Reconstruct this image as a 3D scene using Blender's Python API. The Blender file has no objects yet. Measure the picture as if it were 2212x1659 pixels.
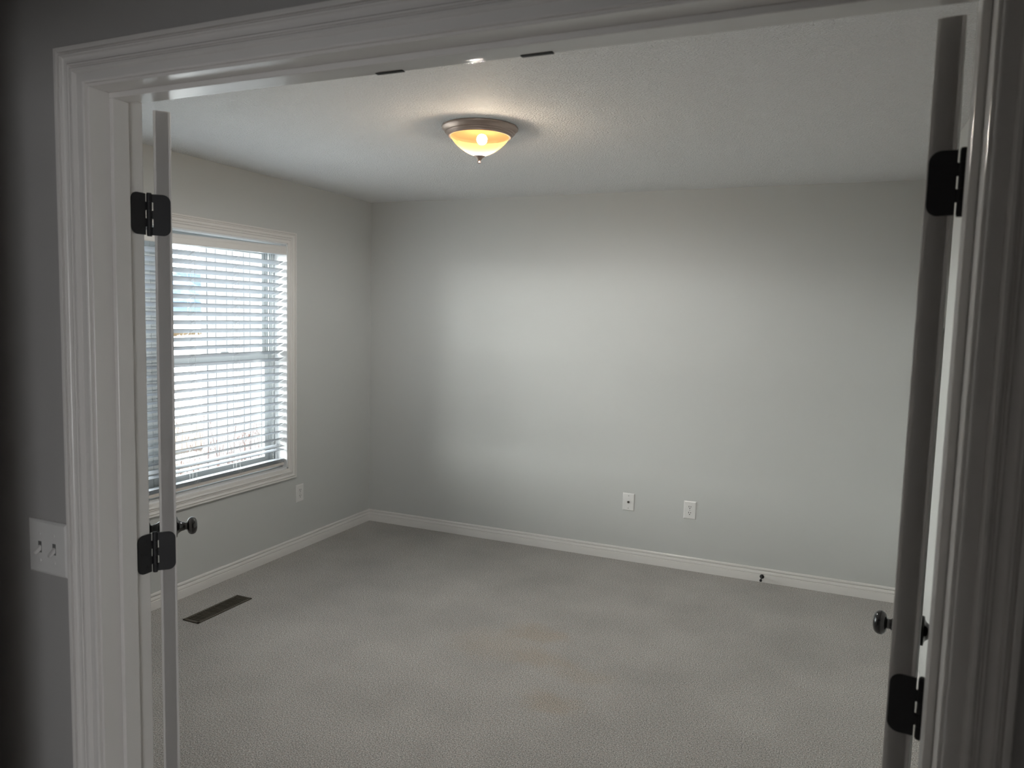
import bpy, bmesh, math, random
from mathutils import Vector, Matrix

sc = bpy.context.scene
col = sc.collection
random.seed(7)
PI = math.pi

# ------------------------------------------------------------------ camera
YAW, PITCH, ROLL, FPX, CZ = 0.4089, -0.0913, 0.0265, 1619.7, 1.6233
fw = Vector((-math.sin(YAW) * math.cos(PITCH), math.cos(YAW) * math.cos(PITCH), math.sin(PITCH)))
rt0 = Vector((math.cos(YAW), math.sin(YAW), 0.0)); up0 = rt0.cross(fw)
rt = rt0 * math.cos(ROLL) + up0 * math.sin(ROLL)
up = up0 * math.cos(ROLL) - rt0 * math.sin(ROLL)
cam_data = bpy.data.cameras.new('camera')
cam = bpy.data.objects.new('camera', cam_data); col.objects.link(cam)
M = Matrix((rt, up, -fw)).transposed().to_4x4(); M.translation = Vector((0, 0, CZ))
cam.matrix_world = M
cam_data.sensor_fit = 'HORIZONTAL'; cam_data.sensor_width = 36.0
cam_data.lens = FPX / 2212 * 36.0
cam_data.clip_start = 0.02; cam_data.clip_end = 300
cam_data.dof.use_dof = True; cam_data.dof.focus_distance = 3.0; cam_data.dof.aperture_fstop = 5.6
sc.camera = cam

# ------------------------------------------------------------------ world, lights, exposure
sc.view_settings.view_transform = 'Standard'; sc.view_settings.look = 'None'
sc.view_settings.gamma = 1.0; sc.view_settings.use_curve_mapping = False
sc.view_settings.exposure = 0.0
sc.cycles.use_denoising = True
sc.cycles.max_bounces = 14; sc.cycles.diffuse_bounces = 8; sc.cycles.transparent_max_bounces = 16
sc.cycles.sample_clamp_indirect = 6.0
sc.cycles.caustics_reflective = False; sc.cycles.caustics_refractive = False

world = bpy.data.worlds.new('world'); sc.world = world; world.use_nodes = True
wn = world.node_tree; wn.nodes.clear()
wo = wn.nodes.new('ShaderNodeOutputWorld'); wb = wn.nodes.new('ShaderNodeBackground')
wb.inputs[0].default_value = (0.92, 0.96, 1.0, 1); wb.inputs[1].default_value = 5.4
wn.links.new(wb.outputs[0], wo.inputs[0])

def lamp(name, kind, energy, color, loc, direction, **kw):
    d = bpy.data.lights.new(name, kind); d.energy = energy; d.color = color
    for k, v in kw.items(): setattr(d, k, v)
    o = bpy.data.objects.new(name, d); col.objects.link(o); o.location = loc
    o.rotation_euler = Vector(direction).to_track_quat('-Z', 'Y').to_euler()
    return o
# hazy low winter daylight over the snow, a wide soft sun
lamp('daylight_sun', 'SUN', 43.0, (1.0, 0.97, 0.94), (-12, 0, 9), (1.0, 0.50, -0.14), angle=math.radians(70))
# added soft area light in an invented window opening behind the camera
lamp('hall_fill_light', 'AREA', 19.0, (1.0, 0.975, 0.95), (1.00, -2.36, 1.00), (0, 1, 0), shape='RECTANGLE', size=1.1, size_y=1.2)

# ------------------------------------------------------------------ node materials
def mat(name, color=(0.8, 0.8, 0.8), rough=0.5, metal=0.0, spec=0.5, build=None):
    m = bpy.data.materials.new(name); m.use_nodes = True
    nt = m.node_tree; b = nt.nodes['Principled BSDF']
    b.inputs['Base Color'].default_value = (*color, 1); b.inputs['Roughness'].default_value = rough
    b.inputs['Metallic'].default_value = metal; b.inputs['Specular IOR Level'].default_value = spec
    if build: build(nt, b)
    return m
def coords(nt, kind='Object'):
    t = nt.nodes.new('ShaderNodeTexCoord'); return t.outputs[kind]
def noise(nt, vec, scale, detail=2.0, rough=0.5, dist=0.0):
    n = nt.nodes.new('ShaderNodeTexNoise'); n.inputs['Scale'].default_value = scale
    n.inputs['Detail'].default_value = detail; n.inputs['Roughness'].default_value = rough
    n.inputs['Distortion'].default_value = dist
    nt.links.new(vec, n.inputs['Vector']); return n.outputs['Fac']
def ramp(nt, fac, stops):
    r = nt.nodes.new('ShaderNodeValToRGB'); e = r.color_ramp.elements
    e[0].position, e[0].color = stops[0][0], (*stops[0][1], 1)
    e[1].position, e[1].color = stops[-1][0], (*stops[-1][1], 1)
    for p, c in stops[1:-1]:
        x = e.new(p); x.color = (*c, 1)
    nt.links.new(fac, r.inputs[0]); return r.outputs[0]
def bump(nt, b, h, strength, dist):
    n = nt.nodes.new('ShaderNodeBump'); n.inputs['Strength'].default_value = strength
    n.inputs['Distance'].default_value = dist; nt.links.new(h, n.inputs['Height'])
    nt.links.new(n.outputs[0], b.inputs['Normal'])
def mixc(nt, fac, a, c, mode='MIX'):
    n = nt.nodes.new('ShaderNodeMix'); n.data_type = 'RGBA'; n.blend_type = mode
    for i, v in ((0, fac), (6, a), (7, c)):
        if isinstance(v, (int, float)): n.inputs[i].default_value = v
        elif isinstance(v, tuple): n.inputs[i].default_value = (*v, 1)
        else: nt.links.new(v, n.inputs[i])
    return n.outputs[2]
def mth(nt, op, a, b_=0.0, c_=None):
    n = nt.nodes.new('ShaderNodeMath'); n.operation = op
    for i, v in enumerate((a, b_) if c_ is None else (a, b_, c_)):
        if isinstance(v, (int, float)): n.inputs[i].default_value = v
        else: nt.links.new(v, n.inputs[i])
    return n.outputs[0]

def wall_build(nt, b):
    v = coords(nt); h = noise(nt, v, 140, 3, 0.6)
    bump(nt, b, h, 0.12, 0.002)
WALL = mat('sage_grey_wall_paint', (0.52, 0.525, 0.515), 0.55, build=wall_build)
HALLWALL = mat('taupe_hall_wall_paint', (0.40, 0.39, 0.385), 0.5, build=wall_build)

def ceil_build(nt, b):
    v = coords(nt)
    h1 = noise(nt, v, 120, 3, 0.55, 0.2); h2 = noise(nt, v, 190, 2, 0.5)
    s = ramp(nt, h1, [(0.40, (0, 0, 0)), (0.60, (1, 1, 1))])
    h = mth(nt, 'ADD', s, mth(nt, 'MULTIPLY', h2, 0.5))
    bump(nt, b, h, 1.0, 0.0032)
CEIL = mat('textured_ceiling_paint', (0.87, 0.865, 0.865), 0.8, spec=0.2, build=ceil_build)

def carpet_build(nt, b):
    v = coords(nt)
    f1 = noise(nt, v, 200, 3, 0.78); f2 = noise(nt, v, 70, 2, 0.6)
    fleck = ramp(nt, f1, [(0.35, (0.085, 0.081, 0.075)), (0.46, (0.35, 0.337, 0.317)), (0.54, (0.54, 0.523, 0.497)), (0.66, (0.90, 0.88, 0.85))])
    warm = mixc(nt, ramp(nt, f2, [(0.45, (0, 0, 0)), (0.65, (0.30, 0.30, 0.30))]), fleck, (0.50, 0.40, 0.36))
    # mottled pile direction and faint brown wear stains
    big = noise(nt, v, 2.2, 3, 0.55)
    shade = ramp(nt, big, [(0.3, (0.88, 0.88, 0.88)), (0.7, (1.06, 1.06, 1.06))])
    c = mixc(nt, 1.0, warm, shade, 'MULTIPLY')
    spot_total = None
    sep = nt.nodes.new('ShaderNodeSeparateXYZ'); nt.links.new(v, sep.inputs[0])
    ed = noise(nt, v, 9, 3, 0.6)
    for (x, y, rx, ry, s) in STAINS:
        dx = mth(nt, 'DIVIDE', mth(nt, 'SUBTRACT', sep.outputs[0], x), rx)
        dy = mth(nt, 'DIVIDE', mth(nt, 'SUBTRACT', sep.outputs[1], y), ry)
        d = mth(nt, 'SQRT', mth(nt, 'ADD', mth(nt, 'MULTIPLY', dx, dx), mth(nt, 'MULTIPLY', dy, dy)))
        d = mth(nt, 'ADD', d, mth(nt, 'MULTIPLY', mth(nt, 'SUBTRACT', ed, 0.5), 1.6))
        k = nt.nodes.new('ShaderNodeMapRange'); k.interpolation_type = 'SMOOTHSTEP'
        nt.links.new(d, k.inputs[0]); k.inputs[1].default_value = 1.2; k.inputs[2].default_value = 0.3
        k.inputs[3].default_value = 0; k.inputs[4].default_value = s
        spot_total = k.outputs[0] if spot_total is None else mth(nt, 'MAXIMUM', spot_total, k.outputs[0])
    c = mixc(nt, spot_total, c, mixc(nt, 1.0, c, (0.97, 0.90, 0.82), 'MULTIPLY'))
    nt.links.new(c, b.inputs['Base Color'])
    h = mth(nt, 'ADD', f1, mth(nt, 'MULTIPLY', f2, 0.7))
    bump(nt, b, h, 0.9, 0.006)
    b.inputs['Sheen Weight'].default_value = 0.15
STAINS = [(-1.33, 3.47, 0.20, 0.12, 0.9), (-1.22, 3.22, 0.22, 0.10, 0.8), (-1.02, 2.85, 0.16, 0.10, 0.8), (-1.45, 3.25, 0.3, 0.18, 0.5), (-1.0, 3.15, 0.18, 0.09, 0.5)]
CARPET = mat('grey_beige_cut_pile_carpet', (0.4, 0.38, 0.34), 0.95, spec=0.1, build=carpet_build)

TRIM = mat('white_semi_gloss_trim_paint', (0.70, 0.68, 0.662), 0.20)
DOORP = mat('white_door_paint', (0.62, 0.60, 0.585), 0.35)
VINYL = mat('white_vinyl', (0.48, 0.50, 0.50), 0.35)
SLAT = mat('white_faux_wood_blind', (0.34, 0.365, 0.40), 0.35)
RAILM = mat('cream_blind_rail', (0.62, 0.57, 0.53), 0.4)
CORD = mat('white_blind_cord', (0.70, 0.70, 0.70), 0.8)
BLACK = mat('black_oxide_metal', (0.012, 0.012, 0.014), 0.5, metal=0.0, spec=0.35)
KNOBM = mat('polished_dark_bronze', (0.010, 0.010, 0.011), 0.12, metal=0.0, spec=0.9)
PLATE = mat('white_plastic_plate', (0.70, 0.69, 0.68), 0.3)
HOLE = mat('dark_slot', (0.015, 0.015, 0.015), 0.7)
SLOTM = mat('grey_switch_slot', (0.16, 0.16, 0.16), 0.6)
SCREW = mat('dull_screw_metal', (0.35, 0.35, 0.34), 0.4, metal=0.8)
VENTM = mat('bronze_painted_steel', (0.095, 0.082, 0.064), 0.5, metal=0.3)
DUCT = mat('dark_duct', (0.006, 0.006, 0.006), 0.9)
PEWTER = mat('brushed_pewter', (0.46, 0.37, 0.32), 0.42, metal=0.85)
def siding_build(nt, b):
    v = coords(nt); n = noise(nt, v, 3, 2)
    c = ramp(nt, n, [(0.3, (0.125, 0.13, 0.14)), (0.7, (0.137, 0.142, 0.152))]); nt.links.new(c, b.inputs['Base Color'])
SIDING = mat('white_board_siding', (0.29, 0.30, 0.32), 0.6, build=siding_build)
GROOVE_REFLECT = mat('shadow_gap_and_reflection', (0.10, 0.105, 0.115), 0.7)
def snow_build(nt, b):
    v = coords(nt)
    n = noise(nt, v, 0.55, 5, 0.65)
    c = ramp(nt, n, [(0.40, (0.80, 0.84, 0.90)), (0.50, (0.82, 0.82, 0.82)), (0.55, (0.13, 0.10, 0.07)), (0.62, (0.60, 0.58, 0.55))])
    nt.links.new(c, b.inputs['Base Color'])
    bump(nt, b, noise(nt, v, 3, 4), 0.5, 0.1)
SNOW = mat('patchy_melting_snow', (0.8, 0.82, 0.86), 0.8, build=snow_build)
CONC = mat('pale_concrete', (0.15, 0.13, 0.105), 0.85)
def roof_build(nt, b):
    v = coords(nt); n = noise(nt, v, 1.6, 5, 0.7)
    c = ramp(nt, n, [(0.35, (0.045, 0.08, 0.13)), (0.65, (0.14, 0.19, 0.27))]); nt.links.new(c, b.inputs['Base Color'])
ROOFM = mat('shaded_snow_roof', (0.08, 0.12, 0.18), 0.8, build=roof_build)  # blue of snow lying in shade is put into the roof colour
HOUSEW = mat('blue_grey_house_siding', (0.10, 0.15, 0.21), 0.8)
GRASS = mat('dry_red_brown_stems', (0.11, 0.062, 0.055), 0.8)
HEDGE = mat('dry_tan_grasses', (0.16, 0.11, 0.06), 0.9)

def glass_mat():
    m = bpy.data.materials.new('window_glass'); m.use_nodes = True; nt = m.node_tree; nt.nodes.clear()
    o = nt.nodes.new('ShaderNodeOutputMaterial'); mx = nt.nodes.new('ShaderNodeMixShader')
    t = nt.nodes.new('ShaderNodeBsdfTransparent'); g = nt.nodes.new('ShaderNodeBsdfGlossy')
    t.inputs[0].default_value = (0.93, 0.96, 0.95, 1); g.inputs['Roughness'].default_value = 0.01
    fr = nt.nodes.new('ShaderNodeLayerWeight')
    fac = mth(nt, 'ADD', mth(nt, 'MULTIPLY', mth(nt, 'POWER', fr.outputs['Facing'], 4.0), 0.5), 0.02)
    nt.links.new(fac, mx.inputs[0]); nt.links.new(t.outputs[0], mx.inputs[1]); nt.links.new(g.outputs[0], mx.inputs[2])
    nt.links.new(mx.outputs[0], o.inputs[0]); return m
GLASS = glass_mat()
def bowl_mat():
    m = bpy.data.materials.new('amber_frosted_glass'); m.use_nodes = True; nt = m.node_tree; nt.nodes.clear()
    o = nt.nodes.new('ShaderNodeOutputMaterial')
    rf = nt.nodes.new('ShaderNodeBsdfRefraction'); rf.inputs['Color'].default_value = (1.0, 0.80, 0.50, 1)
    rf.inputs['Roughness'].default_value = 0.42; rf.inputs['IOR'].default_value = 1.02
    em = nt.nodes.new('ShaderNodeEmission'); em.inputs[0].default_value = (1.0, 0.62, 0.23, 1); em.inputs[1].default_value = 0.72
    m1 = nt.nodes.new('ShaderNodeMixShader'); m1.inputs[0].default_value = 0.16
    ad = nt.nodes.new('ShaderNodeAddShader')
    df = nt.nodes.new('ShaderNodeBsdfDiffuse'); df.inputs[0].default_value = (0.30, 0.14, 0.04, 1)
    nt.links.new(df.outputs[0], m1.inputs[1]); nt.links.new(rf.outputs[0], m1.inputs[2])
    tr = nt.nodes.new('ShaderNodeBsdfTransparent'); tr.inputs[0].default_value = (1.0, 0.97, 0.92, 1)
    m2 = nt.nodes.new('ShaderNodeMixShader'); m2.inputs[0].default_value = 0.36
    nt.links.new(m1.outputs[0], m2.inputs[1]); nt.links.new(tr.outputs[0], m2.inputs[2])
    nt.links.new(m2.outputs[0], ad.inputs[0]); nt.links.new(em.outputs[0], ad.inputs[1])
    nt.links.new(ad.outputs[0], o.inputs[0]); return m
BOWL = bowl_mat()
def emis(name, c, s):
    m = bpy.data.materials.new(name); m.use_nodes = True; nt = m.node_tree; nt.nodes.clear()
    o = nt.nodes.new('ShaderNodeOutputMaterial'); e = nt.nodes.new('ShaderNodeEmission')
    e.inputs[0].default_value = (*c, 1); e.inputs[1].default_value = s; nt.links.new(e.outputs[0], o.inputs[0]); return m

# ------------------------------------------------------------------ mesh helpers
def link(name, bm, m, parent=None, loc=None, smooth=False, rotz=None):
    bmesh.ops.recalc_face_normals(bm, faces=bm.faces[:])
    me = bpy.data.meshes.new(name); bm.to_mesh(me); bm.free()
    for x in (m if isinstance(m, (list, tuple)) else [m]): me.materials.append(x)
    o = bpy.data.objects.new(name, me); col.objects.link(o)
    if parent is not None: o.parent = parent
    if loc is not None: o.location = loc
    if rotz is not None: o.rotation_euler = (0, 0, rotz)
    if smooth:
        for p in me.polygons: p.use_smooth = True
        if smooth != 'all':
            me.set_sharp_from_angle(angle=math.radians(35))
    return o
def box(bm, a, b, bev=0.0, mi=0):
    x0, y0, z0 = (min(p, q) for p, q in zip(a, b)); x1, y1, z1 = (max(p, q) for p, q in zip(a, b))
    tmp = bmesh.new()
    bmesh.ops.create_cube(tmp, size=1.0)
    for v in tmp.verts:
        v.co = Vector(((x0 + x1) / 2 + v.co.x * (x1 - x0), (y0 + y1) / 2 + v.co.y * (y1 - y0), (z0 + z1) / 2 + v.co.z * (z1 - z0)))
    if bev: bmesh.ops.bevel(tmp, geom=tmp.edges[:], offset=bev, segments=3, profile=0.5, affect='EDGES')
    join(bm, tmp, mi)
def join(bm, tmp, mi=0, mx=None):
    vm = {}
    for v in tmp.verts: vm[v] = bm.verts.new(mx @ v.co if mx else v.co)
    for f in tmp.faces:
        try:
            nf = bm.faces.new([vm[v] for v in f.verts]); nf.material_index = mi
        except ValueError: pass
    tmp.free()
def basis(origin, d):
    q = Vector(d).to_track_quat('Z', 'Y'); return Matrix.Translation(Vector(origin)) @ q.to_matrix().to_4x4()
def lathe(bm, prof, origin=(0, 0, 0), axis=(0, 0, 1), seg=48, mi=0, scale=(1, 1)):
    tmp = bmesh.new(); rings = []
    for r, h in prof:
        if r < 1e-6: rings.append([tmp.verts.new((0, 0, h))])
        else: rings.append([tmp.verts.new((r * scale[0] * math.cos(2 * PI * i / seg), r * scale[1] * math.sin(2 * PI * i / seg), h)) for i in range(seg)])
    for a, b in zip(rings, rings[1:]):
        for i in range(seg):
            j = (i + 1) % seg
            if len(a) == 1 and len(b) == 1: continue
            if len(a) == 1: tmp.faces.new((a[0], b[i], b[j]))
            elif len(b) == 1: tmp.faces.new((a[i], a[j], b[0]))
            else: tmp.faces.new((a[i], a[j], b[j], b[i]))
    join(bm, tmp, mi, basis(origin, axis))
def cyl(bm, p, q, r, seg=16, mi=0):
    p, q = Vector(p), Vector(q); L = (q - p).length
    lathe(bm, [(0, 0), (r, 0), (r, L), (0, L)], p, q - p, seg, mi)
def prism(bm, poly, fn, d0, d1, mi=0):
    """2-D polygon (a,b) extruded between depths d0 and d1; fn(a,b,d) -> point"""
    A = [bm.verts.new(fn(a, b, d0)) for a, b in poly]; B = [bm.verts.new(fn(a, b, d1)) for a, b in poly]
    n = len(poly)
    for i in range(n):
        f = bm.faces.new((A[i], A[(i + 1) % n], B[(i + 1) % n], B[i])); f.material_index = mi
    f = bm.faces.new(A); f.material_index = mi; f = bm.faces.new(B[::-1]); f.material_index = mi
def sweep(bm, prof, stations, closed=False):
    """prof (w,t); stations (point, across vector, normal vector)"""
    rows = [[bm.verts.new(Vector(p) + Vector(m) * w + Vector(n) * t) for w, t in prof] for p, m, n in stations]
    k = len(rows)
    for i in range(k if closed else k - 1):
        a, b = rows[i], rows[(i + 1) % k]
        for j in range(len(prof)):
            j2 = (j + 1) % len(prof)
            bm.faces.new((a[j], a[j2], b[j2], b[j]))
    if not closed:
        bm.faces.new(rows[0]); bm.faces.new(rows[-1][::-1])
def empty(name, loc=(0, 0, 0), rotz=0.0):
    o = bpy.data.objects.new(name, None); col.objects.link(o); o.location = loc; o.rotation_euler = (0, 0, rotz)
    o.empty_display_size = 0.1; return o
def tag(o, label=None, cat=None, group=None, kind=None):
    if label: o['label'] = label
    if cat: o['category'] = cat
    if group: o['group'] = group
    if kind: o['kind'] = kind
    return o
def struct(o, label=None, cat=None): return tag(o, label, cat, kind='structure')

# ------------------------------------------------------------------ dimensions
XL, XR, YB, ZC = -3.290, 0.416, 4.842, 2.44
YF0, YF1 = 1.070, 1.195                 # hall face and room face of the doorway wall
JL, JR, ZH = -1.399, 0.149, 2.055       # doorway jambs and head
WY0, WY1, WZ0, WZ1 = 1.955, 3.900, 0.574, 2.050   # window opening in the left wall
T = 0.12

# ------------------------------------------------------------------ room shell
bm = bmesh.new(); box(bm, (XL, YF0 + 0.06, -0.1), (XR, YB, 0)); struct(link('floor', bm, CARPET), 'grey beige speckled carpet floor with faint brown stains', 'floor')
bm = bmesh.new(); box(bm, (XL - T, YF0 + 0.05, ZC), (XR + T, YB + T, ZC + 0.1)); struct(link('ceiling', bm, CEIL), 'white orange peel textured ceiling', 'ceiling')
bm = bmesh.new(); box(bm, (XL - T, YB, -0.1), (XR + T, YB + T, ZC)); struct(link('wall_back', bm, WALL), 'sage grey wall facing the doorway', 'wall')
bm = bmesh.new(); box(bm, (XR, YF1, -0.1), (XR + T, YB, ZC)); struct(link('wall_right', bm, WALL), 'sage grey wall right behind the right door', 'wall')
bm = bmesh.new()
TW = 0.19
box(bm, (XL - TW, YF1, -0.5), (XL, WY0, ZC)); box(bm, (XL - TW, WY1, -0.5), (XL, YB + T, ZC))
box(bm, (XL - TW, WY0, -0.5), (XL, WY1, WZ0)); box(bm, (XL - TW, WY0, WZ1), (XL, WY1, ZC))
struct(link('wall_left', bm, WALL), 'sage grey wall with the window', 'wall')
# doorway wall: room face sage, hall face taupe
bm = bmesh.new()
G = 0.018
for (x0, x1, z0, z1) in ((XL - TW, JL - G, -0.1, ZC), (JR + G, 1.7, -0.1, ZC), (JL - G, JR + G, ZH + G, ZC)):
    box(bm, (x0, YF0, z0), (x1, YF1, z1))
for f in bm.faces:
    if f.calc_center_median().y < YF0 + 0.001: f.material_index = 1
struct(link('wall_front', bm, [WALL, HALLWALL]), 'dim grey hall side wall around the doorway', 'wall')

# hall the photographer stands in
bm = bmesh.new(); box(bm, (-3.48, -2.5, -0.1), (1.7, YF0 + 0.06, 0.0)); struct(link('floor_hall', bm, CARPET), 'carpet of the hall outside the doorway', 'floor')
bm = bmesh.new(); box(bm, (-3.48, -2.5, ZC), (1.7, YF0 + 0.05, ZC + 0.1)); struct(link('ceiling_hall', bm, CEIL), 'hall ceiling', 'ceiling')
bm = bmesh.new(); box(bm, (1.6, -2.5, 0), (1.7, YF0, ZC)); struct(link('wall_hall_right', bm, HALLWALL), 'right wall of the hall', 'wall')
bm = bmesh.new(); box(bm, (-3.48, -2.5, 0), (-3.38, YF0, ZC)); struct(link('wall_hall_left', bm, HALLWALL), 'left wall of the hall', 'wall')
bm = bmesh.new()
for a, b in (((-3.38, -2.5, 0), (0.42, -2.4, ZC)), ((1.58, -2.5, 0), (1.6, -2.4, ZC)), ((0.42, -2.5, 0), (1.58, -2.4, 0.35)), ((0.42, -2.5, 1.65), (1.58, -2.4, ZC))): box(bm, a, b)
struct(link('wall_hall_back', bm, HALLWALL), 'far wall of the hall behind the photographer', 'wall')
bm = bmesh.new()
for a, b in (((0.27, -0.62, 0), (1.6, -0.5, ZC)), ((-3.38, -0.62, 0), (-2.1, -0.5, ZC)), ((-2.1, -0.62, 2.06), (0.27, -0.5, ZC))): box(bm, a, b)
struct(link('hall_light_baffle', bm, HALLWALL), 'unseen wall with opening, added to keep hall light off the right casing', 'wall')  # added partition behind the camera, its opening limits where the hall light falls
bm = bmesh.new(); box(bm, (-3.38, 0.68, 0), (-1.425, 0.80, ZC)); box(bm, (-3.38, 0.25, 1.95), (1.6, 0.37, ZC)); struct(link('hall_shade_stub', bm, HALLWALL), 'unseen hall stub and beam added to shade the doorway wall', 'wall')  # unseen stub and beam added to darken the wall's left end and top

# ------------------------------------------------------------------ trim profiles
CASING = [(0, 0), (0, .0065), (.0015, .0085), (.004, .0095), (.0185, .0085), (.0200, .0130), (.0225, .0162), (.0265, .0168), (.0295, .0150),
          (.0308, .0098), (.0330, .0098), (.0342, .0138), (.0362, .0152), (.0385, .0140), (.0395, .0122), (.0440, .0112), (.0485, .0122), (.0515, .0142),
          (.0528, .0172), (.0550, .0184), (.0575, .0170), (.0584, .0125), (.0606, .0125), (.0614, .0190), (.0630, .0198), (.0695, .0198), (.071, .0180), (.071, 0)]
def frame_stations(u0, u1, v0, v1, P, U, V, N, open_bottom):
    U, V, N = Vector(U), Vector(V), Vector(N)
    pt = lambda a, b: Vector(P) + U * a + V * b
    if open_bottom:
        return [(pt(u0, v0), -U, N), (pt(u0, v1), -U + V, N), (pt(u1, v1), U + V, N), (pt(u1, v0), U, N)]
    return [(pt(u0, v0), -U - V, N), (pt(u0, v1), -U + V, N), (pt(u1, v1), U + V, N), (pt(u1, v0), U - V, N)]
R = 0.005
bm = bmesh.new(); sweep(bm, CASING, frame_stations(JL - R, JR + R, 0, ZH + R, (0, YF0, 0), (1, 0, 0), (0, 0, 1), (0, -1, 0), True))
struct(link('trim_1', bm, TRIM, smooth=True), 'white fluted door casing on the hall side', 'trim')
bm = bmesh.new(); sweep(bm, CASING, frame_stations(JL - R - .004, JR + R + .004, 0, ZH + R + .004, (0, YF1, 0), (1, 0, 0), (0, 0, 1), (0, 1, 0), True))
struct(link('trim_2', bm, TRIM, smooth=True), 'white door casing on the room side', 'trim')
# jambs, head and stops of the doorway
bm = bmesh.new()
box(bm, (JL - G, YF0, 0), (JL, YF1, ZH), 0.0012); box(bm, (JR, YF0, 0), (JR + G, YF1, ZH), 0.0012)
box(bm, (JL - G, YF0, ZH), (JR + G, YF1, ZH + G), 0.0012)
ST = 0.011; S0, S1 = YF0 + 0.045, YF0 + 0.083
box(bm, (JL, S0, 0), (JL + ST, S1, ZH - ST), 0.0015); box(bm, (JR - ST, S0, 0), (JR, S1, ZH - ST), 0.0015)
box(bm, (JL, S0, ZH - ST), (JR, S1, ZH), 0.0015)
struct(link('trim_3', bm, TRIM), 'white door jamb with stop strips', 'trim')
for nm, x in (('left', -0.7725), ('right', -0.4865)):
    bm = bmesh.new(); box(bm, (x - .0285, YF1 - .0085, ZH - .0016), (x + .0285, YF1 + .0008, ZH - .0001), 0.0003)
    tag(link('catch_plate', bm, BLACK), 'small dark catch plate under the door head, %s one of two' % nm, 'catch plate', 'catch plates under the door head')

BASE = [(0, 0), (.0150, 0), (.0150, .0450), (.0146, .0466), (.0112, .0472), (.0100, .0482), (.0128, .0520), (.0128, .0580), (.0112, .0650), (.0085, .0695), (.0035, .0702), (.0035, .0732), (.0092, .0748), (.0095, .0790), (.0088, .0845), (.0055, .0882), (.0030, .0887), (0, .0887)]
def baseboard(name, pts, label):
    """pts (point, inward vector)"""
    bm = bmesh.new(); prof = BASE
    rows = [[bm.verts.new(Vector(p) + Vector(n) * t + Vector((0, 0, z))) for t, z in prof] for p, n in pts]
    for a, b in zip(rows, rows[1:]):
        for j in range(len(prof)):
            bm.faces.new((a[j], a[(j + 1) % len(prof)], b[(j + 1) % len(prof)], b[j]))
    bm.faces.new(rows[0]); bm.faces.new(rows[-1][::-1])
    struct(link(name, bm, TRIM, smooth=True), label, 'baseboard')
baseboard('baseboard_left', [((XL, YF1, 0), (1, 1, 0)), ((XL, YB, 0), (1, -1, 0))], 'white moulded baseboard under the window')
baseboard('baseboard_back', [((XL, YB, 0), (1, -1, 0)), ((XR, YB, 0), (-1, -1, 0))], 'white moulded baseboard along the back wall')
baseboard('baseboard_right', [((XR, YB, 0), (-1, -1, 0)), ((XR, YF1, 0), (-1, 1, 0))], 'white moulded baseboard on the right wall')
baseboard('baseboard_front', [((XL, YF1, 0), (1, 1, 0)), ((JL - R - .08, YF1, 0), (0, 1, 0))], 'white baseboard beside the doorway')

# ------------------------------------------------------------------ doors
DW, DT, DZ0, DZ1 = 0.765, 0.035, 0.012, 2.045
PANELS = [(0.115, 0.345, 1.72, 1.93), (0.42, 0.65, 1.72, 1.93), (0.115, 0.345, 0.98, 1.62), (0.42, 0.65, 0.98, 1.62), (0.115, 0.345, 0.22, 0.80), (0.42, 0.65, 0.22, 0.80)]
V0 = 0.010                              # pin to room face of the slab
def door_slab():
    """local frame: pin at origin, slab runs along +u (x); room face at y=-V0, hall face at y=-(V0+DT)"""
    bm = bmesh.new(); u0, u1 = 0.0015, 0.0015 + DW
    ya, yb = -V0, -(V0 + DT); d = 0.005
    box(bm, (u0, ya - d, DZ0), (u1, yb + d, DZ1), 0.0)
    # stiles and rails on both faces stand proud of the core, eased at the corners
    us = [u0, PANELS[0][0], PANELS[0][1], PANELS[1][0], PANELS[1][1], u1]
    zs = [DZ0, 0.22, 0.80, 0.98, 1.62, 1.72, 1.93, DZ1]
    box(bm, (us[0], ya, DZ0), (us[1], yb, DZ1), 0.0018); box(bm, (us[4], ya, DZ0), (us[5], yb, DZ1), 0.0018)
    for z0, z1 in ((zs[0], zs[1]), (zs[2], zs[3]), (zs[4], zs[5]), (zs[6], zs[7])): box(bm, (us[1] - .002, ya, z0), (us[4] + .002, yb, z1), 0.0015)
    for z0, z1 in ((zs[1], zs[2]), (zs[3], zs[4]), (zs[5], zs[6])): box(bm, (us[2], ya - .0001, z0 - .002), (us[3], yb + .0001, z1 + .002), 0.0015)
    for a, b, c, e in PANELS: box(bm, (a + .03, ya - .001, c + .03), (b - .03, yb + .001, e - .03), 0.004)
    return bm
def leaf_poly(H, W, tabs, rad=0.0155):
    """hinge leaf outline in (a along leaf from pin, z); tabs = knuckle indices this leaf owns"""
    seg = H / 5; g = 0.0078; pts = []
    for k in range(5):
        a = 0.003 if k in tabs else g
        pts += [(a, -H / 2 + k * seg + .0003), (a, -H / 2 + (k + 1) * seg - .0003)]
    pts.reverse()                       # from top to bottom along the pin side
    out = [(W, -H / 2 + rad)]
    out = []
    for i in range(9):                  # bottom outer corner
        t = -PI / 2 + i * PI / 16; out.append((W - rad + rad * math.cos(t), -H / 2 + rad + rad * math.sin(t)))
    for i in range(9):
        t = i * PI / 16; out.append((W - rad + rad * math.cos(t), H / 2 - rad + rad * math.sin(t)))
    return out + pts
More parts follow.
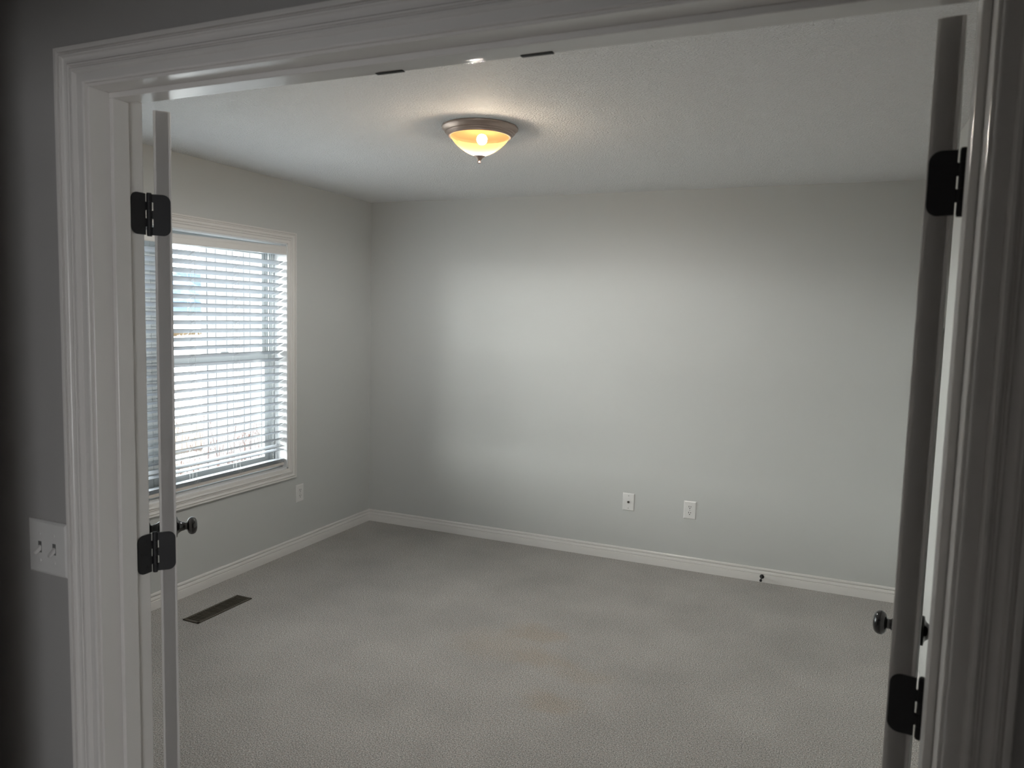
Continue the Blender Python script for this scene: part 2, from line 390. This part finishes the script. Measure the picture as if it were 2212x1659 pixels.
def hinge(parent, z, side, ang, door_tabs):
    """side=+1 left door, -1 right door (mirrored); ang = opening angle"""
    H = 0.089; jt = [k for k in range(5) if k not in door_tabs]
    h = empty('hinge', (0, 0, z)); h.parent = parent; h.rotation_euler = (0, 0, 0)
    bm = bmesh.new(); seg = H / 5
    for k in range(5): cyl(bm, (0, 0, -H / 2 + k * seg + .0004), (0, 0, -H / 2 + (k + 1) * seg - .0004), 0.0058, 20)
    cyl(bm, (0, 0, H / 2 - .001), (0, 0, H / 2 + .002), 0.0050, 16); cyl(bm, (0, 0, -H / 2 - .002), (0, 0, -H / 2 + .001), 0.0050, 16)
    cyl(bm, (0, 0, -H / 2), (0, 0, H / 2), 0.0045, 12)
    link('hinge_barrel', bm, BLACK, h, smooth=True)
    # jamb leaf in world axes: runs toward -Y along the jamb face
    bm = bmesh.new(); off = (0.0022 if side > 0 else -0.0022)
    prism(bm, leaf_poly(H, 0.044, jt), lambda a, b, d: Vector((-side * 0.0034 + side * d, -a, b)), 0.0, 0.0018)
    for a, b in ((0.018, 0.030), (0.032, 0.0), (0.018, -0.030)): cyl(bm, (-side * .0016, -a, b), (-side * .0012, -a, b), 0.0042, 14)
    jl = link('hinge_leaf', bm, BLACK, h)
    # door leaf on the slab's hinge edge (local closed frame), rotated with the slab
    bm = bmesh.new()
    prism(bm, leaf_poly(H, 0.0425, door_tabs), lambda a, b, d: Vector((side * (0.0016 - d), -a, b)), 0.0, 0.0014)
    for a, b in ((0.018, 0.030), (0.032, 0.0), (0.018, -0.030)): cyl(bm, (side * .0002, -a, b), (-side * .0001, -a, b), 0.0042, 14)
    dl = link('hinge_leaf', bm, BLACK, h, rotz=ang)
    return h
KNOBP = [(0, 0), (.033, 0), (.0335, .0015), (.0335, .0050), (.0320, .0062), (.0262, .0068), (.0215, .0095), (.0178, .0140), (.0150, .0190), (.0135, .0240), (.0135, .0265), (.0118, .0268), (.0112, .0320), (.0125, .0345),
         (.0190, .0362), (.0240, .0395), (.0268, .0440), (.0278, .0490), (.0270, .0540), (.0240, .0590), (.0185, .0625), (.0110, .0645), (0, .0652)]
def make_door(n, side, px, ang, tabs, label):
    d = empty('door_%d' % n, (px, YF1 + 0.010, 0)); struct(d, label, 'door')
    bm = door_slab()
    if side < 0:
        for v in bm.verts: v.co.x *= -1
    slab = link('door_slab', bm, DOORP, d, rotz=ang)
    for face, yy in ((1, -V0), (-1, -(V0 + DT))):
        bm = bmesh.new(); lathe(bm, KNOBP, (side * 0.700, yy, 0.930), (0, face, 0), 40)
        link('door_knob', bm, KNOBM, slab, smooth=True)
    for z in (1.821, 1.067, 0.29): hinge(d, z, side, ang, tabs)
    return d
make_door(1, +1, JL + .0045, math.radians(138.1), [0, 2, 4], 'white left door swung open seen edge on, two black hinges')
make_door(2, -1, JR - .0068, -math.radians(96.6), [1, 3], 'white right door swung open against the right wall')

# ------------------------------------------------------------------ window with twin double hung units
win = empty('window_1', (XL, 0, 0)); struct(win, 'white twin double hung window in the left wall', 'window')
WX = -XL  # children use absolute coordinates, offset below
def wlink(name, bm, m, parent=win, smooth=False):
    for v in bm.verts: v.co.x -= XL
    return link(name, bm, m, parent, smooth=smooth)
bm = bmesh.new(); sweep(bm, CASING, frame_stations(WY0 + .004, WY1 - .004, WZ0 + .004, WZ1 - .004, (XL, 0, 0), (0, 1, 0), (0, 0, 1), (1, 0, 0), False), closed=True)
wlink('window_casing', bm, TRIM, smooth=True)
bm = bmesh.new(); e = .012                       # painted return of the opening
xo = XL - TW
box(bm, (xo, WY0 - .001, WZ0 - .001), (XL + .003, WY0 + e, WZ1)); box(bm, (xo, WY1 - e, WZ0), (XL + .003, WY1 + .001, WZ1))
box(bm, (xo, WY0, WZ0 - .001), (XL + .003, WY1, WZ0 + e)); box(bm, (xo, WY0, WZ1 - e), (XL + .003, WY1, WZ1 + .001))
wlink('window_return', bm, mat('white_painted_return', (0.74, 0.75, 0.76), 0.4))
WM = (WY0 + WY1) / 2
bm = bmesh.new()                                 # vinyl master frame and mullion with grooves
for y0, y1, s in ((WY0 + e, WY0 + e + .034, 1), (WY1 - e - .034, WY1 - e, -1), (WM - .048, WM - .0005, -1), (WM + .0005, WM + .048, 1)):
    box(bm, (XL - .175, y0, WZ0 + e), (XL - .098, y1, WZ1 - e), 0.002)
    base = y1 if s > 0 else y0
    for k in range(3):
        xx = XL - .106 - k * .020
        box(bm, (xx - .009, base, WZ0 + e + .03), (xx, base + s * .010, WZ1 - e - .03), 0.001)
for y0, y1 in ((WY0 + e + .034, WM - .048), (WM + .048, WY1 - e - .034)):
    box(bm, (XL - .174, y0 - .001, WZ0 + e), (XL - .099, y1 + .001, WZ0 + e + .030), 0.002); box(bm, (XL - .174, y0 - .001, WZ1 - e - .030), (XL - .099, y1 + .001, WZ1 - e), 0.002)
wlink('window_frame', bm, VINYL)
ZM = 1.325
for (a, b) in ((WY0 + e + .034, WM - .048), (WM + .048, WY1 - e - .034)):
    for nm, x0, x1, z0, z1, w in (('upper_sash', XL - .160, XL - .138, ZM - .018, WZ1 - e - .030, .038), ('lower_sash', XL - .134, XL - .112, WZ0 + e + .030, ZM + .020, .044)):
        bm = bmesh.new()
        box(bm, (x0, a, z0), (x1, a + w, z1), .003); box(bm, (x0, b - w, z0), (x1, b, z1), .003)
        box(bm, (x0 + .0006, a + w - .002, z0), (x1 - .0006, b - w + .002, z0 + w), .002); box(bm, (x0 + .0006, a + w - .002, z1 - w), (x1 - .0006, b - w + .002, z1), .002)
        s = wlink(nm, bm, VINYL)
        bm = bmesh.new(); box(bm, ((x0 + x1) / 2 - .002, a + w - .004, z0 + w - .004), ((x0 + x1) / 2 + .002, b - w + .004, z1 - w + .004)); wlink('glass_pane', bm, GLASS, s)
        if nm == 'lower_sash':
            bm = bmesh.new(); cy = (a + b) / 2 + .06
            lathe(bm, [(0, 0), (.028, 0), (.028, .006), (.022, .014), (0, .017)], (XL - .124, cy, ZM + .019), (0, 0, 1), 24, 0, (.42, 1.3)); wlink('sash_lock', bm, VINYL, s, smooth=True)

# ------------------------------------------------------------------ blind
bl = empty('window_blind', (XL - .045, WM, WZ1 - .02)); tag(bl, 'white slatted blind lowered over the window, slats open and tilted', 'blind')
def blink(name, bm, m, smooth=False):
    for v in bm.verts: v.co -= bl.location
    return link(name, bm, m, bl, smooth=smooth)
BY0, BY1 = WY0 + .020, WY1 - .018
bm = bmesh.new()                                  # moulded valance
vp = [(0, 2.030), (.004, 2.030), (.0065, 2.026), (.0070, 2.014), (.0055, 2.010), (.0070, 2.006), (.0075, 2.000), (.0120, 1.988), (.0125, 1.980), (.0100, 1.976), (0, 1.976)]
prism(bm, vp, lambda a, b, d: Vector((XL - .010 + a, d, b - .003 - (WY1 - d) * .0165)), WY0 + .013, WY1 - .002)
blink('valance', bm, TRIM, smooth=True)
bm = bmesh.new(); box(bm, (XL - .070, BY0, 1.972), (XL - .016, BY1, 1.992), .002); blink('head_rail', bm, SLAT)
XS0, tilt, SW, STH = XL - .041, math.radians(26), .050, .0028
bm = bmesh.new()
def slat(bm, zc, tl, y0=BY0, y1=BY1, n=12, sag=0.0, wob=0.0, xc=None):
    xc = XS0 if xc is None else xc
    dx, dz = math.cos(tl) * SW / 2, math.sin(tl) * SW / 2; nx, nz = -math.sin(tl), math.cos(tl)
    rows = []
    for i in range(n + 1):
        y = y0 + (y1 - y0) * i / n; zz = zc - sag * math.sin(PI * i / n) + wob * math.sin(i * 2.3 + zc * 90)
        r = []
        for s, t in ((-1, .5), (0, .95), (1, .5), (1, -.5), (0, -.05), (-1, -.5)):
            r.append(bm.verts.new((xc + dx * s + nx * t * STH, y, zz + dz * s + nz * t * STH)))
        rows.append(r)
    for a, b in zip(rows, rows[1:]):
        for j in range(6): bm.faces.new((a[j], a[(j + 1) % 6], b[(j + 1) % 6], b[j]))
    bm.faces.new(rows[0]); bm.faces.new(rows[-1][::-1])
zedge0 = 1.9295; k = 0; dzr = math.sin(tilt) * SW / 2
while zedge0 - k * .0477 > 0.745:
    slat(bm, zedge0 - k * .0477 - dzr, tilt, wob=.0004); k += 1
ztail = zedge0 - (k - 1) * .0477
slat(bm, ztail - .052, math.radians(-10), sag=.001)
slat(bm, ztail - .078, math.radians(-4), sag=.002)
for q in range(4): slat(bm, .642 - q * .0058, math.radians(2), sag=.002, wob=.0006, xc=XS0 + .001 * (q % 2))
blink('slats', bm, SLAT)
bm = bmesh.new(); box(bm, (XS0 - .026, BY0, .602), (XS0 + .026, BY1, .620), .003); blink('bottom_rail', bm, RAILM)
LAD = [2.12, 2.47, 2.80, 3.148, 3.486, 3.838]
bm = bmesh.new()
for y in LAD:
    for x in (XS0 + .027, XS0 - .027): cyl(bm, (x, y, .615), (x, y, 2.0), .0007, 6)
    for j in range(k):
        z = zedge0 - j * .0477 - dzr
        cyl(bm, (XS0 + math.cos(tilt) * .0255, y, z + dzr - .003), (XS0 - math.cos(tilt) * .0255, y, z - dzr - .003), .0009, 5)
    cyl(bm, (XS0, y - .004, .595), (XS0, y - .004, 2.0), .0007, 6)
    for j in range(7):                               # slack ladder string bunched on the gathered slats
        p = Vector((XS0 + .028, y - .02 + j * .006, .628 + .012 * math.sin(j * 1.9))); q = Vector((XS0 + .029, y - .014 + j * .006, .628 + .012 * math.sin((j + 1) * 1.9)))
        cyl(bm, p, q, .0008, 5)
    cyl(bm, (XS0 + .01, y + .02, .598), (XS0 + .012, y + .022, .578), .002, 6)
blink('ladder_cords', bm, CORD)

# ------------------------------------------------------------------ wall plates
def plate_on(name, P, U, N, w, h, label, cat, group, kind):
    """P centre on the wall, U horizontal along wall, N out of wall"""
    o = empty(name, P); tag(o, label, cat, group)
    U, N, Z = Vector(U), Vector(N), Vector((0, 0, 1))
    mx = Matrix((U, Z, N)).transposed().to_4x4()
    def put(bm, nm, m, parent=o, smooth=False):
        bmesh.ops.transform(bm, matrix=mx, verts=bm.verts); return link(nm, bm, m, parent, smooth=smooth)
    bm = bmesh.new(); hw, hh = w / 2, h / 2
    rings = []
    for ins, t in ((0, 0), (0, .0012), (.0012, .0032), (.0055, .0058), (.008, .0060)):
        rings.append([bm.verts.new((sx * (hw - ins), sy * (hh - ins), t)) for sx, sy in ((-1, -1), (1, -1), (1, 1), (-1, 1))])
    for a, b in zip(rings, rings[1:]):
        for i in range(4): bm.faces.new((a[i], a[(i + 1) % 4], b[(i + 1) % 4], b[i]))
    bm.faces.new(rings[-1]); bm.faces.new(rings[0][::-1])
    pl = put(bm, 'cover_plate', PLATE, smooth=False)
    def screw(x, y):
        bm = bmesh.new(); lathe(bm, [(0, 0), (.0032, 0), (.0030, .0010), (.0015, .0013), (0, .0013)], (x, y, .006), (0, 0, 1), 16)
        put(bm, 'screw', PLATE if kind == 'switch' else SCREW, smooth=True)
    if kind == 'switch':
        for gx in (-.023, .023):
            screw(gx, .030); screw(gx, -.030)
            bm = bmesh.new(); box(bm, (gx - .0052, -.0125, .0052), (gx + .0052, .0125, .0063)); put(bm, 'toggle_slot', SLOTM)
            bm = bmesh.new(); d = Vector((0, -.80, 1.0)).normalized()
            tmp = bmesh.new(); bmesh.ops.create_cube(tmp, size=1.0)
            for v in tmp.verts:
                tp = 0.75 if v.co.z > 0 else 1.0
                v.co = Vector((v.co.x * .0085 * tp, v.co.y * .0100 * tp, v.co.z * .022))
            bmesh.ops.bevel(tmp, geom=tmp.edges[:], offset=.0012, segments=2, affect='EDGES')
            join(bm, tmp, 0, Matrix.Translation(Vector((gx, -.006, .011))) @ Vector(d).to_track_quat('Z', 'Y').to_matrix().to_4x4())
            put(bm, 'toggle', PLATE, smooth=True)
    elif kind == 'coax':
        screw(0, .042); screw(0, -.042)
        bm = bmesh.new(); lathe(bm, [(0, 0), (.0078, 0), (.0078, .003), (.0048, .003), (.0048, .011), (.0012, .011), (0, .009)], (0, 0, .006), (0, 0, 1), 24); put(bm, 'coax_connector', mat('dark_nickel', (0.12, 0.11, 0.10), .35, metal=.8), smooth=True)
    else:
        screw(0, 0)
        for gy in (.0195, -.0195):
            bm = bmesh.new(); poly = []
            for i in range(28):
                t = 2 * PI * i / 28; poly.append((.0172 * math.cos(t), max(-.0138, min(.0138, .0172 * math.sin(t)))))
            prism(bm, poly, lambda a, b, d: Vector((a, b + gy, d)), .0060, .0078); f = put(bm, 'socket', PLATE)
            bm = bmesh.new()
            box(bm, (-.0080, gy - .0005, .0076), (-.0048, gy + .0095, .0081)); box(bm, (.0048, gy + .0005, .0076), (.0080, gy + .0085, .0081))
            cyl(bm, (0, gy - .0070, .0076), (0, gy - .0070, .0081), .0032, 14)
            bmesh.ops.transform(bm, matrix=mx, verts=bm.verts); link('socket_slots', bm, HOLE, f)
    return o
plate_on('light_switch', (-1.5565, YF0, 1.0905), (1, 0, 0), (0, -1, 0), .124, .121, 'white double toggle light switch on the dim wall left of the doorway', 'light switch', None, 'switch')
plate_on('wall_outlet', (XL, 4.017, .386), (0, 1, 0), (1, 0, 0), .076, .120, 'white duplex outlet on the left wall beside the window corner', 'outlet', 'duplex outlets', 'outlet')
plate_on('wall_outlet', (-.818, YB, .397), (1, 0, 0), (0, -1, 0), .080, .118, 'white duplex outlet low on the back wall, right of the cable jack plate', 'outlet', 'duplex outlets', 'outlet')
plate_on('cable_jack', (-1.2245, YB, .401), (1, 0, 0), (0, -1, 0), .080, .118, 'white cable jack plate with single round connector on the back wall', 'cable jack', None, 'coax')

# door stop on the baseboard
ds = empty('door_stop', (-.352, YB - .0125, .036)); tag(ds, 'small black door stop sticking out of the back baseboard', 'door stop')
bm = bmesh.new(); lathe(bm, [(0, -.001), (.0135, 0), (.0135, .004), (.009, .008), (.0042, .011), (.0036, .074), (0, .074)], (0, 0, 0), (0, -1, 0), 24); link('stop_base', bm, BLACK, ds, smooth=True)
bm = bmesh.new(); lathe(bm, [(0, .070), (.0065, .071), (.0080, .076), (.0080, .084), (.0055, .089), (0, .090)], (0, 0, 0), (0, -1, 0), 24); link('rubber_tip', bm, BLACK, ds, smooth=True)

# floor register
vx0, vx1, vy0, vy1 = -3.038, -2.930, 2.788, 3.174
fv = empty('floor_vent', ((vx0 + vx1) / 2, (vy0 + vy1) / 2, 0)); tag(fv, 'bronze metal floor register in the carpet below the window', 'floor vent')
def vlink(name, bm, m):
    for v in bm.verts: v.co -= fv.location
    return link(name, bm, m, fv)
bm = bmesh.new(); b_ = .012
box(bm, (vx0, vy0, .0005), (vx0 + b_, vy1, .006), .0015); box(bm, (vx1 - b_, vy0, .0005), (vx1, vy1, .006), .0015)
box(bm, (vx0, vy0, .0005), (vx1, vy0 + b_, .006), .0015); box(bm, (vx0, vy1 - b_, .0005), (vx1, vy1, .006), .0015)
vlink('vent_frame', bm, VENTM)
bm = bmesh.new(); n = 26
for i in range(n):
    y = vy0 + b_ + (vy1 - vy0 - 2 * b_) * (i + .5) / n
    box(bm, (vx0 + b_ - .001, y - .0035, .0015), (vx1 - b_ + .001, y + .0035, .0045))
vlink('vent_louvers', bm, VENTM)
bm = bmesh.new(); box(bm, (vx0 + .004, vy0 + .004, .0002), (vx1 - .004, vy1 - .004, .0010)); vlink('vent_backing', bm, DUCT)

# ------------------------------------------------------------------ ceiling light
LX, LY = -1.500, 3.034
cl = empty('ceiling_light', (LX, LY, ZC)); tag(cl, 'round flush ceiling light with pewter ring and glowing amber glass bowl', 'ceiling light')
bm = bmesh.new()
lathe(bm, [(0, 0), (.166, 0), (.168, -.003), (.167, -.008), (.160, -.013), (.156, -.020), (.154, -.024), (.149, -.026), (.147, -.031), (.142, -.034), (.140, -.040), (.136, -.042), (.128, -.040), (.126, -.030), (0, -.028)], seg=72)
for f in bm.faces:
    if f.calc_center_median().z > -.042 and math.hypot(*f.calc_center_median().xy) < .127 and f.calc_center_median().z < -.027: f.material_index = 1
link('metal_ring', bm, [PEWTER, mat('dull_amber_pan', (0.03, 0.015, 0.006), .9, spec=0.0)], cl, smooth=True)
bm = bmesh.new(); prof = []
RB, HB = .131, .086
for i in range(21):
    t = 1 - (1 - i / 20) ** 1.6; prof.append((RB * (1 - t) ** .54 * (1 + .06 * math.sin(PI * t)), -.038 - HB * t))
prof[-1] = (0, -.038 - HB)
lathe(bm, prof, seg=72); link('glass_bowl', bm, BOWL, cl, smooth='all')
bm = bmesh.new(); z0 = -.118
lathe(bm, [(0, z0), (.024, z0 - .002), (.025, z0 - .005), (.021, z0 - .009), (.013, z0 - .015), (.0085, z0 - .021), (.0055, z0 - .023), (.0062, z0 - .026), (.0080, z0 - .029), (.0075, z0 - .034), (.0040, z0 - .037), (0, z0 - .038)], seg=32)
link('finial', bm, PEWTER, cl, smooth=True)

lamp('ceiling_lamp_light', 'SPOT', 142.0, (0.94, 0.98, 1.0), (LX + .030, LY - .040, ZC - .062), (0, 0, -1), shadow_soft_size=.024, spot_size=math.radians(180), spot_blend=0.35)
lamp('ceiling_lamp_glow', 'POINT', 32.0, (1.0, 0.84, 0.66), (LX + .030, LY - .040, ZC - .062), (0, 0, -1), shadow_soft_size=.024)

# ------------------------------------------------------------------ outdoors
def ground_z(x, y):
    d = math.hypot(x + 3.3, y)
    return -.42 if d < 9 else -.42 + (d - 9) / 40 * 1.55
bm = bmesh.new(); nx, ny = 44, 30; gv = []
for i in range(nx + 1):
    gv.append([bm.verts.new((XL - TW - .01 - 80 * (i / nx) ** 1.6, -30 + 110 * j / ny, 0)) for j in range(ny + 1)])
for r in gv:
    for v in r: v.co.z = ground_z(v.co.x, v.co.y)
for a, b in zip(gv, gv[1:]):
    for j in range(ny): bm.faces.new((a[j], b[j], b[j + 1], a[j + 1]))
ret = bmesh.ops.extrude_face_region(bm, geom=bm.faces[:])
for v in [g for g in ret['geom'] if isinstance(g, bmesh.types.BMVert)]: v.co.z -= .3
struct(link('ground', bm, SNOW), 'patchy melting snow on the ground outside', 'ground')
bm = bmesh.new(); box(bm, (-14.5, 3.5, -.415), (-8.2, 14.0, -.33), 0); struct(link('driveway', bm, CONC), 'pale concrete drive outside the window', 'driveway')

bm = bmesh.new(); gy, gx0, gx1 = 5.20, -5.372, XL - TW - .01
box(bm, (gx0, gy, -.42), (gx1, gy + 4.2, 3.1), 0)
for x, w in [(-5.21 + .2 * q, .0045) for q in range(9)] + [(-5.08 + .2 * q, .0022) for q in range(8)]:  # wide strips are board gaps, narrow ones paint their reflection in the double glass
    box(bm, (x - w, gy - .003, -.42), (x + w, gy + .001, 3.0), 0, 1)
box(bm, (gx0 - .004, gy - .006, -.42), (gx0 + .06, gy + .01, 3.0)); box(bm, (gx0 - .3, gy - .35, 3.0), (gx1, gy + 4.4, 3.12))
tag(link('garage_wing', bm, [SIDING, GROOVE_REFLECT]), 'white board sided house wing standing outside the window', 'building')

hs = empty('neighbor_house', (-39.5, 35.0, 1.0)); tag(hs, 'distant blue grey house with gable roof seen through the blind', 'house')
bm = bmesh.new(); box(bm, (-5.5, 0, -.8), (4.6, 9, 1.0)); link('house_wall', bm, HOUSEW, hs)
bm = bmesh.new()
prism(bm, [(-6.0, 0.9), (5.2, 0.9), (5.2, 1.15), (1.6, 2.75), (-2.6, 1.1), (-6.0, 1.1)], lambda a, b, d: Vector((a, d, b)), -.5, 9.5); link('house_roof', bm, ROOFM, hs)

# dry grasses just outside
def stems(name, n, x0, x1, y0, y1, h0, h1, m, label, cat, seeds=True, z0=-.42, r=.0024):
    bm = bmesh.new()
    for i in range(n):
        x, y = random.uniform(x0, x1), random.uniform(y0, y1); h = random.uniform(h0, h1); z = z0
        lean = Vector((random.uniform(-.16, .16), random.uniform(-.16, .16), 1)).normalized()
        p = Vector((x, y, z)); q = p + lean * h * .6; w = q + (lean + Vector((random.uniform(-.25, .25), random.uniform(-.25, .25), 0))).normalized() * h * .4
        cyl(bm, p, q, r, 5); cyl(bm, q, w, r * .7, 5)
        if seeds and i % 3 == 0:
            for j in range(3):
                t = w + Vector((random.uniform(-.035, .035), random.uniform(-.035, .035), random.uniform(-.01, .05))); cyl(bm, w, t, .0015, 4)
                if random.random() < .6: cyl(bm, t, t + Vector((.004, 0, .014)), .0035, 5)
    tag(link(name, bm, m), label, cat, kind='stuff')
stems('dry_grass', 120, -4.75, -3.98, 3.80, 5.0, .82, 1.14, GRASS, 'dry reddish brown flower stems outside the lower window', 'dried plants')
stems('dry_reeds', 700, -26, -24.5, 21, 28, .15, .35, HEDGE, 'line of tan dry grasses far outside the window', 'dried plants', False, .35, .02)
